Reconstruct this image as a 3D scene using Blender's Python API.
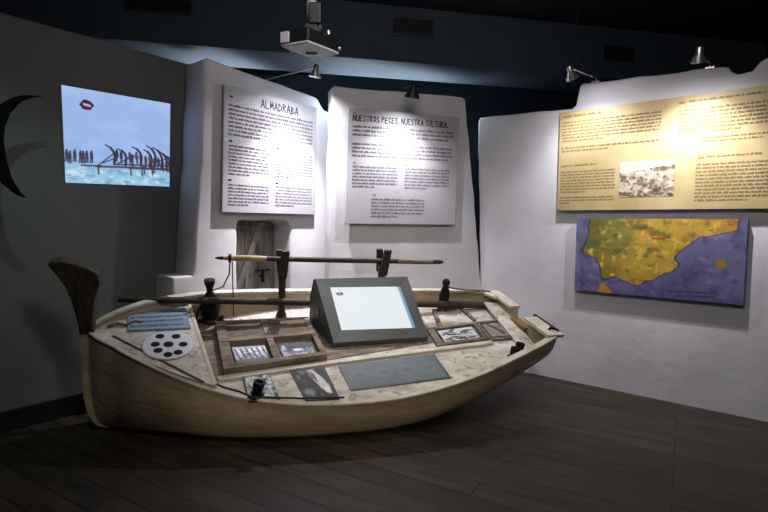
import bpy, bmesh, math, random
import numpy as np
from mathutils import Matrix, Vector, noise
random.seed(7)
R = math.radians
C = bpy.context.scene.collection
for o in list(bpy.data.objects): bpy.data.objects.remove(o)
SC = bpy.context.scene

# ------------------------------------------------------------------ camera
p_, r_ = R(3.66), R(0.6)
f_ = Vector((0, math.cos(p_), -math.sin(p_))); x_ = Vector((1, 0, 0)); u_ = Vector((0, math.sin(p_), math.cos(p_)))
right = x_*math.cos(r_) + u_*math.sin(r_); up = -x_*math.sin(r_) + u_*math.cos(r_)
cd = bpy.data.cameras.new('camera'); cam = bpy.data.objects.new('camera', cd); C.objects.link(cam)
cd.sensor_width = 36; cd.lens = 36*500/768; cd.clip_start = .05
m = Matrix.Identity(4)
for i in range(3): m[i][0] = right[i]; m[i][1] = up[i]; m[i][2] = -f_[i]
m.translation = (0, 0, 1.5); cam.matrix_world = m
SC.camera = cam

# ------------------------------------------------------------------ world and exposure
w = bpy.data.worlds.new('world'); SC.world = w; w.use_nodes = True
w.node_tree.nodes['Background'].inputs[0].default_value = (.55, .72, 1, 1)
w.node_tree.nodes['Background'].inputs[1].default_value = .012
vs = SC.view_settings; vs.view_transform = 'Standard'; vs.look = 'None'; vs.exposure = 0; vs.gamma = 1
try: vs.use_curve_mapping = False
except Exception: pass

# ------------------------------------------------------------------ room lights and added fill lights
def aim(o, target):
    d = Vector(target)-Vector(o.location); o.rotation_euler = d.to_track_quat('-Z', 'Y').to_euler()
def spot(name, loc, target, power, size, blend, color=(1, 1, 1), rad=.03):
    l = bpy.data.lights.new(name, 'SPOT'); l.energy = power; l.spot_size = R(size); l.spot_blend = blend
    l.color = color; l.shadow_soft_size = rad
    o = bpy.data.objects.new(name, l); C.objects.link(o); o.location = loc; aim(o, target); return o
def area(name, loc, target, power, sx, sy, color=(1, 1, 1)):
    l = bpy.data.lights.new(name, 'AREA'); l.shape = 'RECTANGLE'; l.size = sx; l.size_y = sy; l.energy = power; l.color = color
    o = bpy.data.objects.new(name, l); C.objects.link(o); o.location = loc; aim(o, target); return o
spot('green_gallery_light', (-1.78, 2.50, 3.05), (-2.5, 3.1, 1.75), 24, 70, 1, (.5, 1, .72), .02)
spot('ceiling_spot_light', (.75, 2.9, 3.35), (.35, 3.95, .6), 80, 66, 1, (1, .97, .95), .12)
area('added_gallery_fill_light', (.3, 1.6, 3.42), (.7, 5.0, 1.3), 46, 1.4, .8, (1, .95, .9))  # added broad fill lifting the back walls, stands for unseen gallery lights
spot('added_hull_fill_light', (-.3, -1.4, 2.7), (-.15, 3.5, .35), 235, 34, 1, (1, .9, .76), .35)  # added warm fill for the hull, floats behind the camera below the ceiling
area('added_beam_fill_light', (-.7, 5.5, 2.68), (-.6, 4.9, 3.0), 70, 2.8, .1, (.72, .86, 1))  # added lamp out of sight behind the slabs, brightens the beam's underside
LAMP = dict(narrow=(125, 100), wide=(24, 150), color=(.96, .94, 1))      # (power, cone) of the beam and of the spill

# ------------------------------------------------------------------ helpers
def S(c):
    c = np.asarray(c, float)/255
    return np.where(c <= .04045, c/12.92, ((c+.055)/1.055)**2.4)
def col(r, g, b): return tuple(S((r, g, b)))+(1,)
MATS = {}
def mat(name, c1, c2=None, scale=6, rough=.7, metal=0, bump=0, bscale=None, stretch=(1, 1, 1), chips=None, chip_scale=9, chip_amt=.5, detail=6, spec=.4):
    if name in MATS: return MATS[name]
    M = bpy.data.materials.new(name); M.use_nodes = True; nt = M.node_tree; b = nt.nodes['Principled BSDF']
    b.inputs['Roughness'].default_value = rough; b.inputs['Metallic'].default_value = metal
    b.inputs['Specular IOR Level'].default_value = spec
    tc = nt.nodes.new('ShaderNodeTexCoord'); mp = nt.nodes.new('ShaderNodeMapping'); mp.inputs['Scale'].default_value = stretch
    nt.links.new(tc.outputs['Object'], mp.inputs[0])
    out = None
    def nz(s, d=detail):
        n = nt.nodes.new('ShaderNodeTexNoise'); n.inputs['Scale'].default_value = s; n.inputs['Detail'].default_value = d
        nt.links.new(mp.outputs[0], n.inputs['Vector']); return n
    def ramp(src, a, ca, bb, cb):
        r = nt.nodes.new('ShaderNodeValToRGB'); e = r.color_ramp.elements
        e[0].position = a; e[0].color = ca; e[1].position = bb; e[1].color = cb
        nt.links.new(src, r.inputs[0]); return r
    if c2 is None: b.inputs['Base Color'].default_value = c1
    else:
        r = ramp(nz(scale).outputs['Fac'], .32, c1, .68, c2); out = r.outputs[0]
        if chips is not None:
            k = ramp(nz(chip_scale, 9).outputs['Fac'], chip_amt, (0, 0, 0, 1), chip_amt+.05, (1, 1, 1, 1))
            mx = nt.nodes.new('ShaderNodeMix'); mx.data_type = 'RGBA'
            nt.links.new(k.outputs[0], mx.inputs[0]); nt.links.new(out, mx.inputs[6]); mx.inputs[7].default_value = chips
            out = mx.outputs[2]
        nt.links.new(out, b.inputs['Base Color'])
    if bump:
        n = nz(bscale or scale*3); bp = nt.nodes.new('ShaderNodeBump'); bp.inputs['Strength'].default_value = bump
        bp.inputs['Distance'].default_value = .02
        nt.links.new(n.outputs['Fac'], bp.inputs['Height']); nt.links.new(bp.outputs[0], b.inputs['Normal'])
    MATS[name] = M; return M
def emit(name, c, s):
    M = bpy.data.materials.new(name); M.use_nodes = True; b = M.node_tree.nodes['Principled BSDF']
    b.inputs['Base Color'].default_value = (0, 0, 0, 1); b.inputs['Emission Color'].default_value = c; b.inputs['Emission Strength'].default_value = s
    return M
def picture_mat(name, emission=0, rough=.5):
    M = bpy.data.materials.new(name); M.use_nodes = True; nt = M.node_tree; b = nt.nodes['Principled BSDF']
    a = nt.nodes.new('ShaderNodeVertexColor'); a.layer_name = 'picture'
    b.inputs['Roughness'].default_value = rough
    if emission:
        b.inputs['Base Color'].default_value = (.02, .02, .02, 1)
        nt.links.new(a.outputs[0], b.inputs['Emission Color']); b.inputs['Emission Strength'].default_value = emission
    else: nt.links.new(a.outputs[0], b.inputs['Base Color'])
    return M
def floor_mat():
    M = bpy.data.materials.new('floor_planks'); M.use_nodes = True; nt = M.node_tree; b = nt.nodes['Principled BSDF']
    tc = nt.nodes.new('ShaderNodeTexCoord'); mp = nt.nodes.new('ShaderNodeMapping'); mp.inputs['Rotation'].default_value = (0, 0, R(31))
    nt.links.new(tc.outputs['Object'], mp.inputs[0])
    br = nt.nodes.new('ShaderNodeTexBrick'); br.inputs['Scale'].default_value = 1; br.inputs['Brick Width'].default_value = 2.6
    br.inputs['Row Height'].default_value = .17; br.inputs['Mortar Size'].default_value = .006; br.inputs['Mortar Smooth'].default_value = .3
    br.inputs['Bias'].default_value = 0; br.offset = .37; br.offset_frequency = 3
    br.inputs['Color1'].default_value = col(70, 58, 43); br.inputs['Color2'].default_value = col(47, 39, 29); br.inputs['Mortar'].default_value = col(20, 17, 15)
    nt.links.new(mp.outputs[0], br.inputs['Vector'])
    mp2 = nt.nodes.new('ShaderNodeMapping'); mp2.inputs['Scale'].default_value = (1.2, 9, 1); nt.links.new(mp.outputs[0], mp2.inputs[0])
    n = nt.nodes.new('ShaderNodeTexNoise'); n.inputs['Scale'].default_value = 2.2; n.inputs['Detail'].default_value = 8; nt.links.new(mp2.outputs[0], n.inputs[0])
    mx = nt.nodes.new('ShaderNodeMix'); mx.data_type = 'RGBA'; mx.blend_type = 'MULTIPLY'; mx.inputs[0].default_value = .9
    rp = nt.nodes.new('ShaderNodeValToRGB'); rp.color_ramp.elements[0].position = .3; rp.color_ramp.elements[0].color = (.2, .19, .18, 1); rp.color_ramp.elements[1].position = .7
    nt.links.new(n.outputs['Fac'], rp.inputs[0]); nt.links.new(br.outputs['Color'], mx.inputs[6]); nt.links.new(rp.outputs[0], mx.inputs[7])
    nt.links.new(mx.outputs[2], b.inputs['Base Color']); b.inputs['Roughness'].default_value = .55
    bp = nt.nodes.new('ShaderNodeBump'); bp.inputs['Strength'].default_value = .4; bp.inputs['Distance'].default_value = .01
    nt.links.new(br.outputs['Fac'], bp.inputs['Height']); bp.invert = True; nt.links.new(bp.outputs[0], b.inputs['Normal'])
    return M

class MB:
    def __init__(s): s.v = []; s.f = []; s.mi = []; s.cur = 0
    def add(s, vs, fs):
        n = len(s.v); s.v += [tuple(v) for v in vs]
        for f in fs: s.f.append([n+i for i in f]); s.mi.append(s.cur)
        return s
    def hexa(s, bot, top):
        return s.add(list(bot)+list(top), [(3, 2, 1, 0), (4, 5, 6, 7), (0, 1, 5, 4), (1, 2, 6, 5), (2, 3, 7, 6), (3, 0, 4, 7)])
    def box(s, a, b):
        x0, y0, z0 = a; x1, y1, z1 = b; q = [(x0, y0), (x1, y0), (x1, y1), (x0, y1)]
        return s.hexa([(x, y, z0) for x, y in q], [(x, y, z1) for x, y in q])
    def quadprism(s, q, z0, z1): return s.hexa([(x, y, z0) for x, y in q], [(x, y, z1) for x, y in q])
    def prism(s, pts, d):                       # pts: 3D outline, d: extrusion vector
        n = len(pts); d = Vector(d); a = [Vector(p) for p in pts]
        fs = [list(range(n))[::-1], list(range(n, 2*n))]+[(i, (i+1) % n, n+(i+1) % n, n+i) for i in range(n)]
        return s.add(a+[p+d for p in a], fs)
    def tube(s, pts, rad, n=10, cap=True, flat=1):
        pts = [Vector(p) for p in pts]; k = len(pts)
        rads = rad if isinstance(rad, (list, tuple)) else [rad]*k
        base = len(s.v); ref = None; vs = []
        for i, p in enumerate(pts):
            t = (pts[min(i+1, k-1)]-pts[max(i-1, 0)]).normalized()
            if ref is None: ref = Vector((0, 0, 1)) if abs(t.z) < .9 else Vector((1, 0, 0))
            a = t.cross(ref).normalized(); b = a.cross(t).normalized(); ref = b
            for j in range(n):
                q = 2*math.pi*j/n; vs.append(p+(a*math.cos(q)+b*math.sin(q)*flat)*rads[i])
        fs = [(i*n+j, i*n+(j+1) % n, (i+1)*n+(j+1) % n, (i+1)*n+j) for i in range(k-1) for j in range(n)]
        if cap: fs += [list(range(n))[::-1], [(k-1)*n+j for j in range(n)]]
        return s.add(vs, fs)
    def lathe(s, prof, n=20, c=(0, 0, 0), axis=None):   # prof: (r, z)
        q = Matrix.Identity(3) if axis is None else Vector((0, 0, 1)).rotation_difference(Vector(axis)).to_matrix()
        vs = []; c = Vector(c)
        for r, z in prof:
            for j in range(n):
                t = 2*math.pi*j/n; vs.append(c+q@Vector((r*math.cos(t), r*math.sin(t), z)))
        k = len(prof)
        fs = [(i*n+j, i*n+(j+1) % n, (i+1)*n+(j+1) % n, (i+1)*n+j) for i in range(k-1) for j in range(n)]
        fs += [list(range(n))[::-1], [(k-1)*n+j for j in range(n)]]
        return s.add(vs, fs)
    def build(s, name, mats, parent=None, M=None, smooth=None, bevel=0, seg=2):
        me = bpy.data.meshes.new(name); me.from_pydata(s.v, [], s.f)
        for mm in (mats if isinstance(mats, (list, tuple)) else [mats]): me.materials.append(mm)
        me.polygons.foreach_set('material_index', s.mi)
        bm = bmesh.new(); bm.from_mesh(me); bmesh.ops.recalc_face_normals(bm, faces=bm.faces)
        if bevel:
            es = [e for e in bm.edges if len(e.link_faces) == 2 and e.calc_face_angle(0) > .5]
            bmesh.ops.bevel(bm, geom=es, offset=bevel, segments=seg, affect='EDGES', profile=.5)
        bm.to_mesh(me); bm.free()
        return link(name, me, parent, M, smooth)
def link(name, me, parent=None, M=None, smooth=None):
    if smooth is not None:
        me.polygons.foreach_set('use_smooth', [True]*len(me.polygons))
        bm = bmesh.new(); bm.from_mesh(me)
        for e in bm.edges:
            if len(e.link_faces) == 2 and e.calc_face_angle(0) > R(smooth): e.smooth = False
        bm.to_mesh(me); bm.free()
    o = bpy.data.objects.new(name, me); C.objects.link(o)
    if parent is not None: o.parent = parent
    if M is not None:
        if parent is None: o.matrix_world = M
        else: o.matrix_local = M
    return o
def tag(o, label, cat, group=None):
    o['label'] = label; o['category'] = cat
    if group: o['group'] = group
    return o
def thing(name, label, cat, M=None, group=None):
    o = bpy.data.objects.new(name, None); C.objects.link(o); o.empty_display_size = .1
    if M is not None: o.matrix_world = M
    return tag(o, label, cat, group)
def struct(o): o['kind'] = 'structure'; return o
def T(x, y, z): return Matrix.Translation((x, y, z))
def frame(P, ex, ey, ez):
    M = Matrix.Identity(4)
    for i in range(3): M[i][0] = ex[i]; M[i][1] = ey[i]; M[i][2] = ez[i]
    M.translation = P; return M
WL = frame((-2.52, 3.65, 0), (.635, .773, 0), (-.773, .635, 0), (0, 0, 1))        # s along, y into the wall, z up
WR = frame((1.50, 5.01, 0), (.773, -.635, 0), (.635, .773, 0), (0, 0, 1))
WN = frame((-.54, 4.85, 0), (.951, .309, 0), (-.309, .951, 0), (0, 0, 1))
WB = frame((-2.13, 4.255, 0), (.978, .206, 0), (-.206, .978, 0), (0, 0, 1))

class Canvas:                                    # a picture printed, projected or shown on a flat sheet
    def __init__(s, W, H, bg): s.W, s.H = W, H; s.a = np.zeros((H, W, 3)); s.a[:] = bg; s.yy, s.xx = np.mgrid[0:H, 0:W]; s.u = (s.xx+.5)/W; s.v = (s.yy+.5)/H
    def blend(s, m, c): m = np.clip(m, 0, 1)[..., None]; s.a = s.a*(1-m)+np.asarray(c, float)*m; return s
    def poly(s, pts, c, soft=0):
        x, y = s.u, s.v; ins = np.zeros((s.H, s.W), bool); n = len(pts)
        for i in range(n):
            x0, y0 = pts[i]; x1, y1 = pts[(i+1) % n]
            if y0 == y1: continue
            k = ((y0 > y) != (y1 > y)) & (x < (x1-x0)*(y-y0)/(y1-y0)+x0); ins ^= k
        return s.blend(ins.astype(float), c)
    def line(s, pts, wd, c, asp=1.0):
        d = np.full((s.H, s.W), 9.)
        for (x0, y0), (x1, y1) in zip(pts[:-1], pts[1:]):
            ax, ay = (x1-x0)*asp, y1-y0; px, py = (s.u-x0)*asp, s.v-y0
            t = np.clip((px*ax+py*ay)/(ax*ax+ay*ay+1e-12), 0, 1)
            d = np.minimum(d, np.hypot(px-t*ax, py-t*ay))
        return s.blend((wd/2-d)*s.H*.9+.5, c)
    def disc(s, cx, cy, rx, ry, c, soft=.15):
        d = np.hypot((s.u-cx)/rx, (s.v-cy)/ry); return s.blend((1-d)/soft+.5, c)
    def noise(s, sx, sy, seed=0, oct=3):
        rng = np.random.RandomState(seed); out = np.zeros((s.H, s.W)); amp = 1; tot = 0
        for o in range(oct):
            gx, gy = int(sx*2**o)+2, int(sy*2**o)+2; g = rng.rand(gy, gx)
            X = s.u*(gx-1.001); Y = s.v*(gy-1.001); xi = X.astype(int); yi = Y.astype(int); fx = X-xi; fy = Y-yi
            fx = fx*fx*(3-2*fx); fy = fy*fy*(3-2*fy)
            out += amp*((g[yi, xi]*(1-fx)+g[yi, xi+1]*fx)*(1-fy)+(g[yi+1, xi]*(1-fx)+g[yi+1, xi+1]*fx)*fy); tot += amp; amp *= .55
        return out/tot
    def build(s, name, q, material, parent=None, M=None):       # q: four 3D corners TL, TR, BR, BL
        W, H = s.W, s.H; TL, TR, BR, BL = [np.array(p, float) for p in q]
        u = (np.arange(W)/(W-1))[None, :, None]; v = (np.arange(H)/(H-1))[:, None, None]
        P = (TL*(1-u)+TR*u)*(1-v)+(BL*(1-u)+BR*u)*v
        idx = np.arange(W*H).reshape(H, W)
        F = np.stack([idx[:-1, :-1], idx[1:, :-1], idx[1:, 1:], idx[:-1, 1:]], -1).reshape(-1, 4)
        me = bpy.data.meshes.new(name); me.from_pydata(P.reshape(-1, 3).tolist(), [], F.tolist())
        a = me.color_attributes.new('picture', 'FLOAT_COLOR', 'POINT')
        c = np.ones((H, W, 4)); c[..., :3] = S(np.clip(s.a, 0, 255)); a.data.foreach_set('color', c.reshape(-1))
        me.materials.append(material)
        return link(name, me, parent, M)

def text_rows(mb, u0, u1, v0, v1, rows, P, last=.6, fill=.62, seed=1):   # unreadably small print: letter-sized marks in words
    rg = random.Random(seed); dv = (v1-v0)/rows
    for i in range(rows):
        va = v0+dv*i; h = dv*fill; x = u0; end = u1 if i < rows-1 else u0+(u1-u0)*last
        lw = h*.42*ASP[0]
        while x < end:
            for k in range(rg.randint(2, 9)):
                if x+lw > end: break
                t = rg.choice([0, 0, .28, .28, .28]); 
                q = [(x, va+h), (x+lw*.74, va+h), (x+lw*.74, va+h*t), (x, va+h*t)]
                mb.add([P(*p) for p in q], [(0, 1, 2, 3)]); x += lw
            x += lw*.9
ASP = [1]
GL = {  # angular stroke capitals on a unit box, y up
 'A': [[(0, 0), (.5, 1), (1, 0)], [(.2, .38), (.82, .32)]], 'L': [[(0, 1), (.05, 0), (.85, .06)]], 'M': [[(0, 0), (.12, 1), (.5, .25), (.9, 1), (1, 0)]],
 'D': [[(0, 0), (0, 1), (.9, .62), (.85, .3), (0, 0)]], 'R': [[(0, 0), (.05, 1), (.85, .8), (.1, .48), (.95, 0)]],
 'B': [[(0, 0), (.03, 1), (.8, .78), (.1, .52), (.9, .25), (0, 0)]], 'N': [[(0, 0), (.05, 1), (.92, 0), (1, 1)]], 'U': [[(0, 1), (.1, .1), (.5, 0), (.88, .12), (1, 1)]],
 'E': [[(.85, 1), (.05, .95), (0, 0), (.9, .04)], [(.03, .5), (.7, .53)]], 'S': [[(.9, .9), (.4, 1), (.1, .75), (.85, .3), (.5, 0), (.05, .1)]],
 'T': [[(0, .96), (1, 1)], [(.5, .97), (.48, 0)]], 'O': [[(.5, 1), (.05, .55), (.45, 0), (.98, .45), (.5, 1)]], 'P': [[(0, 0), (.05, 1), (.88, .76), (.08, .45)]],
 'C': [[(.95, .85), (.5, 1), (.05, .5), (.5, 0), (.95, .15)]], ',': [[(.3, .12), (.1, -.2)]], '.': [[(.2, .0), (.3, .1)]]}
def title(mb, txt, u0, u1, v0, v1, P, thick=.0085, asp=1.0):
    ws = [.45 if ch in ' ,.' else 1 for ch in txt]; tot = sum(ws); x = u0; rg = random.Random(3)
    for ch, wv in zip(txt, ws):
        cw = (u1-u0)*wv/tot; dy = rg.uniform(-.06, .06)*(v1-v0)
        for st in GL.get(ch, []):
            for (a, b), (c, d) in zip(st[:-1], st[1:]):
                p = Vector((x+a*cw*.72, v1-b*(v1-v0)+dy)); q = Vector((x+c*cw*.72, v1-d*(v1-v0)+dy))
                t = Vector(((q.x-p.x)*asp, q.y-p.y)); t.normalize(); nn = Vector((-t.y/asp, t.x))*thick/2; t = Vector((t.x/asp, t.y))*thick*.35
                mb.add([P(*k) for k in (p-t+nn, q+t+nn, q+t-nn, p-t-nn)], [(0, 1, 2, 3)])
        x += cw

# ------------------------------------------------------------------ materials
WHITE = mat('white_plaster', col(214, 211, 214), col(198, 195, 200), 2.2, .9, bump=.16, bscale=11, spec=.15)
GREYW = mat('grey_wall_paint', col(106, 105, 106), col(97, 96, 97), 1.5, .85, bump=.08, bscale=14, spec=.2)
NAVY = mat('navy_paint', col(47, 57, 68), col(42, 51, 62), 2, .8, spec=.2)
DARKC = mat('dark_ceiling_paint', col(34, 36, 40), col(30, 32, 36), 2, .9, spec=.15)
BLACK = mat('black_baseboard', col(14, 14, 15), rough=.6)
PANEL = mat('grey_panel_board', col(174, 172, 177), col(166, 164, 170), 4, .55, spec=.3)
PARCH = mat('parchment_board', col(190, 172, 128), col(166, 146, 100), 2.5, .5, spec=.3)
INK = mat('grey_ink', col(88, 84, 90), rough=.8)
BROWNINK = mat('brown_ink', col(112, 96, 62), rough=.8)
TITLEINK = mat('black_ink', col(22, 20, 24), rough=.7)
OCHRE = mat('ochre_ink', col(170, 110, 34), rough=.7)
HULL = mat('cream_hull_paint', col(194, 174, 144), col(162, 144, 116), 3.5, .6, bump=.25, bscale=14, stretch=(.5, 1.5, 2.2), chips=col(112, 94, 72), chip_scale=5, chip_amt=.68)
DECKM = mat('worn_white_deck_paint', col(206, 200, 190), col(164, 155, 142), 7, .65, bump=.35, bscale=24, stretch=(1, 1.4, 1), chips=col(150, 138, 122), chip_scale=15, chip_amt=.58)
RAIL = mat('cream_rail_paint', col(210, 203, 190), col(176, 166, 148), 6, .55, bump=.2, chips=col(110, 88, 62), chip_scale=10, chip_amt=.66)
OLDW = mat('weathered_brown_wood', col(136, 122, 106), col(84, 72, 60), 5, .8, bump=.5, bscale=22, stretch=(1, 5, 2), chips=col(150, 136, 118), chip_scale=12, chip_amt=.62)
DARKW = mat('dark_brown_wood', col(66, 54, 44), col(40, 32, 26), 6, .65, bump=.3, stretch=(1, 6, 6))
STEMW = mat('dark_stem_wood', col(92, 76, 62), col(58, 47, 38), 5, .6, bump=.3, bscale=18, stretch=(5, 5, 1))
PALEW = mat('pale_worn_wood', col(196, 178, 140), col(160, 140, 104), 6, .7, bump=.3, stretch=(1, 5, 5))
GREYWOOD = mat('grey_door_wood', col(172, 166, 160), col(112, 106, 102), 4, .85, bump=.6, bscale=16, stretch=(6, 6, .8))
IRON = mat('dark_iron', col(44, 40, 38), col(26, 24, 23), 12, .5, .6, bump=.3)
HOUSE = mat('grey_metal_housing', col(92, 95, 95), col(80, 83, 83), 3, .45, .25)
SILVER = mat('brushed_metal', col(200, 200, 200), rough=.3, metal=.9)
BLKP = mat('black_plastic', col(22, 22, 24), rough=.45)
WHTP = mat('white_plastic', col(205, 205, 212), rough=.45)
ROPE = mat('dirty_rope', col(126, 110, 84), col(84, 72, 54), 60, .9)
CORD = mat('dark_cord', col(52, 46, 42), rough=.9)
SKIN = mat('dark_fish_skin', col(12, 13, 14), col(8, 9, 10), 5, .9, spec=.08)

# ------------------------------------------------------------------ room
struct(MB().box((-6, -3, -.1), (7, 7.2, 0)).build('floor', floor_mat()))
struct(MB().box((-6, -3, 3.5), (7, 7.2, 3.6)).build('ceiling', DARKC))
struct(MB().box((-6, 6.9, 0), (7, 7.05, 3.5)).build('wall_rear', NAVY))

def slab(name, outline, y0, y1, M, material, jit=.006, bev=.022, seed=1, step=.14):
    rg = random.Random(seed); pts = []
    n = len(outline)
    for i in range(n):
        a = Vector(outline[i]); b = Vector(outline[(i+1) % n]); k = max(1, int((b-a).length/step))
        for j in range(k):
            p = a+(b-a)*j/k
            if p.y > .02: p = p+Vector((rg.uniform(-jit, jit), rg.uniform(-jit, jit)))
            pts.append((p.x, y0, p.y))
    mb = MB().prism(pts, (0, y1-y0, 0))
    me = bpy.data.meshes.new(name); me.from_pydata(mb.v, [], mb.f); me.materials.append(material)
    bm = bmesh.new(); bm.from_mesh(me); bmesh.ops.recalc_face_normals(bm, faces=bm.faces)
    es = [e for e in bm.edges if len(e.link_faces) == 2 and e.calc_face_angle(0) > 1.2 and abs(e.verts[0].co.y-e.verts[1].co.y) < 1e-4 and max(v.co.z for v in e.verts) > .02]
    bmesh.ops.bevel(bm, geom=es, offset=bev, segments=3, affect='EDGES', profile=.5)
    ng = [f for f in bm.faces if len(f.verts) > 4]; bmesh.ops.triangulate(bm, faces=ng, ngon_method='EAR_CLIP')
    bm.to_mesh(me); bm.free()
    return struct(link(name, me, None, M, 35))
slab('wall_left', [(-2.6, 0), (1.32, 0), (1.32, 2.905), (-2.6, 2.93)], 0, .15, WL, GREYW, jit=.001, bev=.006)
struct(MB().box((-2.6, -.018, 0), (.78, 0, .153)).build('baseboard_left', BLACK, None, WL, bevel=.004))
# thick plaster slab with a doorway niche; the plinth sticks out to the left
slab('wall_center_left', [(.82, 0), (1.46, 0), (1.455, 1.46), (1.475, 1.51), (1.53, 1.525), (2.02, 1.525), (2.075, 1.49), (2.08, 0), (2.8, 0), (2.8, 2.69), (2.62, 2.695), (2.55, 2.71), (2.505, 2.74), (2.47, 2.80), (2.43, 2.82), (1.8, 2.86), (1.19, 2.895), (1.15, 2.875), (1.10, 2.03), (1.015, 1.10), (1.01, 1.045), (.835, 1.04)],
     -.33, -.005, WL, WHITE, seed=4, bev=.03)
slab('wall_center', [(-.01, 0), (.0, .85), (.035, 2.79), (.06, 2.81), (1.39, 2.83), (1.435, 2.815), (1.50, 2.39), (1.685, .80), (1.76, 0)], 0, .22, WN, WHITE, seed=5)
slab('wall_right', [(-.60, 0), (-.60, .80), (-.67, 2.60), (-.64, 2.645), (.33, 2.61), (.365, 2.64), (.39, 2.80), (.43, 2.825), (1.50, 2.78), (1.55, 2.765), (1.575, 2.72), (1.62, 2.70), (1.70, 2.71), (1.74, 2.77), (1.78, 2.785), (2.9, 2.79), (2.9, 0)], 0, .25, WR, WHITE, seed=6, bev=.03)
# dropped beam with vents
struct(MB().box((-3.6, 0, 3.0), (6.4, .55, 3.5)).build('trim_1', NAVY, None, WB, bevel=.004))
def vent(x0, x1, z0, z1, label, shift=0):
    v = thing('vent_grille', label, 'vent', WB@T((x0+x1)/2, 0, (z0+z1)/2), 'air vents along the dark blue beam')
    wd, hg = (x1-x0)/2, (z1-z0)/2
    mb = MB(); b = .018
    mb.box((-wd, -.012, -hg), (wd, 0, -hg+b)).box((-wd, -.012, hg-b), (wd, 0, hg)).box((-wd, -.012, -hg+b), (-wd+b, 0, hg-b)).box((wd-b, -.012, -hg+b), (wd, 0, hg-b))
    mb.build('frame', BLKP, v)
    n = 6
    s = MB()
    for i in range(n):
        z = -hg+b+(i+.5)*(2*hg-2*b)/n
        s.hexa([(-wd+b, -.010, z-.008), (wd-b, -.010, z-.008), (wd-b, -.001, z+.004), (-wd+b, -.001, z+.004)], [(-wd+b, -.010, z-.004), (wd-b, -.010, z-.004), (wd-b, -.001, z+.008), (-wd+b, -.001, z+.008)])
    s.build('slats', BLKP, v)
vent(2.22, 2.63, 3.23, 3.40, 'dark air vent on the blue beam just right of the projector')
vent(4.42, 4.76, 3.18, 3.32, 'dark air vent on the blue beam above the beige text panel')
vent(-.03, .50, 3.24, 3.37, 'dark air vent on the beam at upper left above the projected video')

# ------------------------------------------------------------------ old door in the niche
PALEDOOR = mat('pale_door_brace', col(182, 175, 168), col(136, 130, 124), 5, .85, bump=.4, bscale=18)
d = MB()
for i, (a, b) in enumerate([(1.40, 1.56), (1.565, 1.71), (1.715, 1.87), (1.875, 2.02), (2.025, 2.14)]):
    d.box((a, -.075, 0), (b, -.045-.004*(i % 2), 1.60))
door = struct(d.build('door_1', GREYWOOD, None, WL, bevel=.004))
MB().prism([(1.86, -.10, 1.50), (1.93, -.10, 1.50), (1.60, -.10, .72), (1.53, -.10, .72)], (0, .025, 0)).build('brace', PALEDOOR, door, bevel=.004)
MB().box((1.44, -.098, 1.40), (1.86, -.075, 1.47)).build('ledge', GREYWOOD, door, bevel=.004)
MB().box((1.80, -.13, 1.015), (1.98, -.112, 1.03)).box((1.88, -.125, .90), (1.91, -.112, 1.02)).box((1.885, -.115, .95), (1.905, -.075, .97)).build('latch', IRON, door)

# ------------------------------------------------------------------ text panels
def panel(name, label, M, s0, s1, z0, z1, yf, th, material, slant=(0, 0)):
    """board whose front face stands yf in front of the wall; z given at the left end"""
    t = thing(name, label, 'information panel', M@T(s0, 0, z0))
    wd, hg = s1-s0, z1-z0
    q = [(slant[0], -yf), (wd+slant[0], -yf), (wd+slant[0], -yf+th), (slant[0], -yf+th)]
    MB().hexa([(0, -yf, 0), (wd, -yf, 0), (wd, -yf+th, 0), (0, -yf+th, 0)], [(x, y, hg) for x, y in q]).build('board', material, t, bevel=.003)
    for a in (.12, .88):
        for b in (.15, .85): MB().box((a*wd-.03, -yf+th, b*hg-.03), (a*wd+.03, -.002, b*hg+.03)).build('standoff', BLKP, t)
    P = lambda u, v: (u*wd+slant[0]*(1-v), -yf-.0012, hg*(1-v))
    ASP[0] = hg/wd
    return t, P, hg/wd
t, P, asp = panel('information_board', 'pale grey text panel headed ALMADRABA in dark capitals', WL@T(0, -.33, 0), 1.266, 2.350, 1.589, 2.693, .055, .03, PANEL, (.034, 0))
mb = MB(); title(mb, 'ALMADRABA', .36, .78, .05, .115, P, .0085, 1/asp); mb.build('title_text', TITLEINK, t)
mb = MB()
text_rows(mb, .045, .96, .14, .40, 8, P, .4, seed=1)
for i, (a, b, c_, d_, r) in enumerate([(.05, .46, .46, .71, 9), (.53, .97, .46, .69, 9), (.05, .46, .77, .955, 7), (.53, .97, .76, .945, 7)]): text_rows(mb, a, b, c_, d_, r, P, .5, seed=5+i)
mb.build('printed_text', INK, t)
for u, v in [(.05, .075), (.05, .425), (.53, .425), (.05, .735), (.53, .73)]: MB().add([P(*k) for k in ((u, v), (u+.03, v), (u+.03, v+.014), (u, v+.014))], [(0, 3, 2, 1)]).build('language_mark', TITLEINK, t)

t, P, asp = panel('information_board', 'pale grey text panel headed NUESTROS PECES, NUESTRA CULTURA', WN, .151, 1.325, 1.499, 2.604, .05, .028, PANEL, (.028, 0))
mb = MB(); title(mb, 'NUESTROS PECES, NUESTRA CULTURA.', .04, .90, .055, .105, P, .0078, 1/asp); mb.build('title_text', TITLEINK, t)
mb = MB()
text_rows(mb, .04, .95, .14, .245, 3, P, .95, seed=11); text_rows(mb, .04, .95, .29, .425, 4, P, .95, seed=12)
for i, (a, b, c_, d_, r) in enumerate([(.05, .45, .49, .69, 7), (.51, .93, .49, .69, 7), (.22, .70, .77, .95, 6)]): text_rows(mb, a, b, c_, d_, r, P, .5, seed=15+i)
mb.build('printed_text', INK, t)
for u, v in [(.04, .03), (.05, .46), (.5, .46), (.23, .735)]: MB().add([P(*k) for k in ((u, v), (u+.028, v), (u+.028, v+.013), (u, v+.013))], [(0, 3, 2, 1)]).build('language_mark', OCHRE, t)

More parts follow.
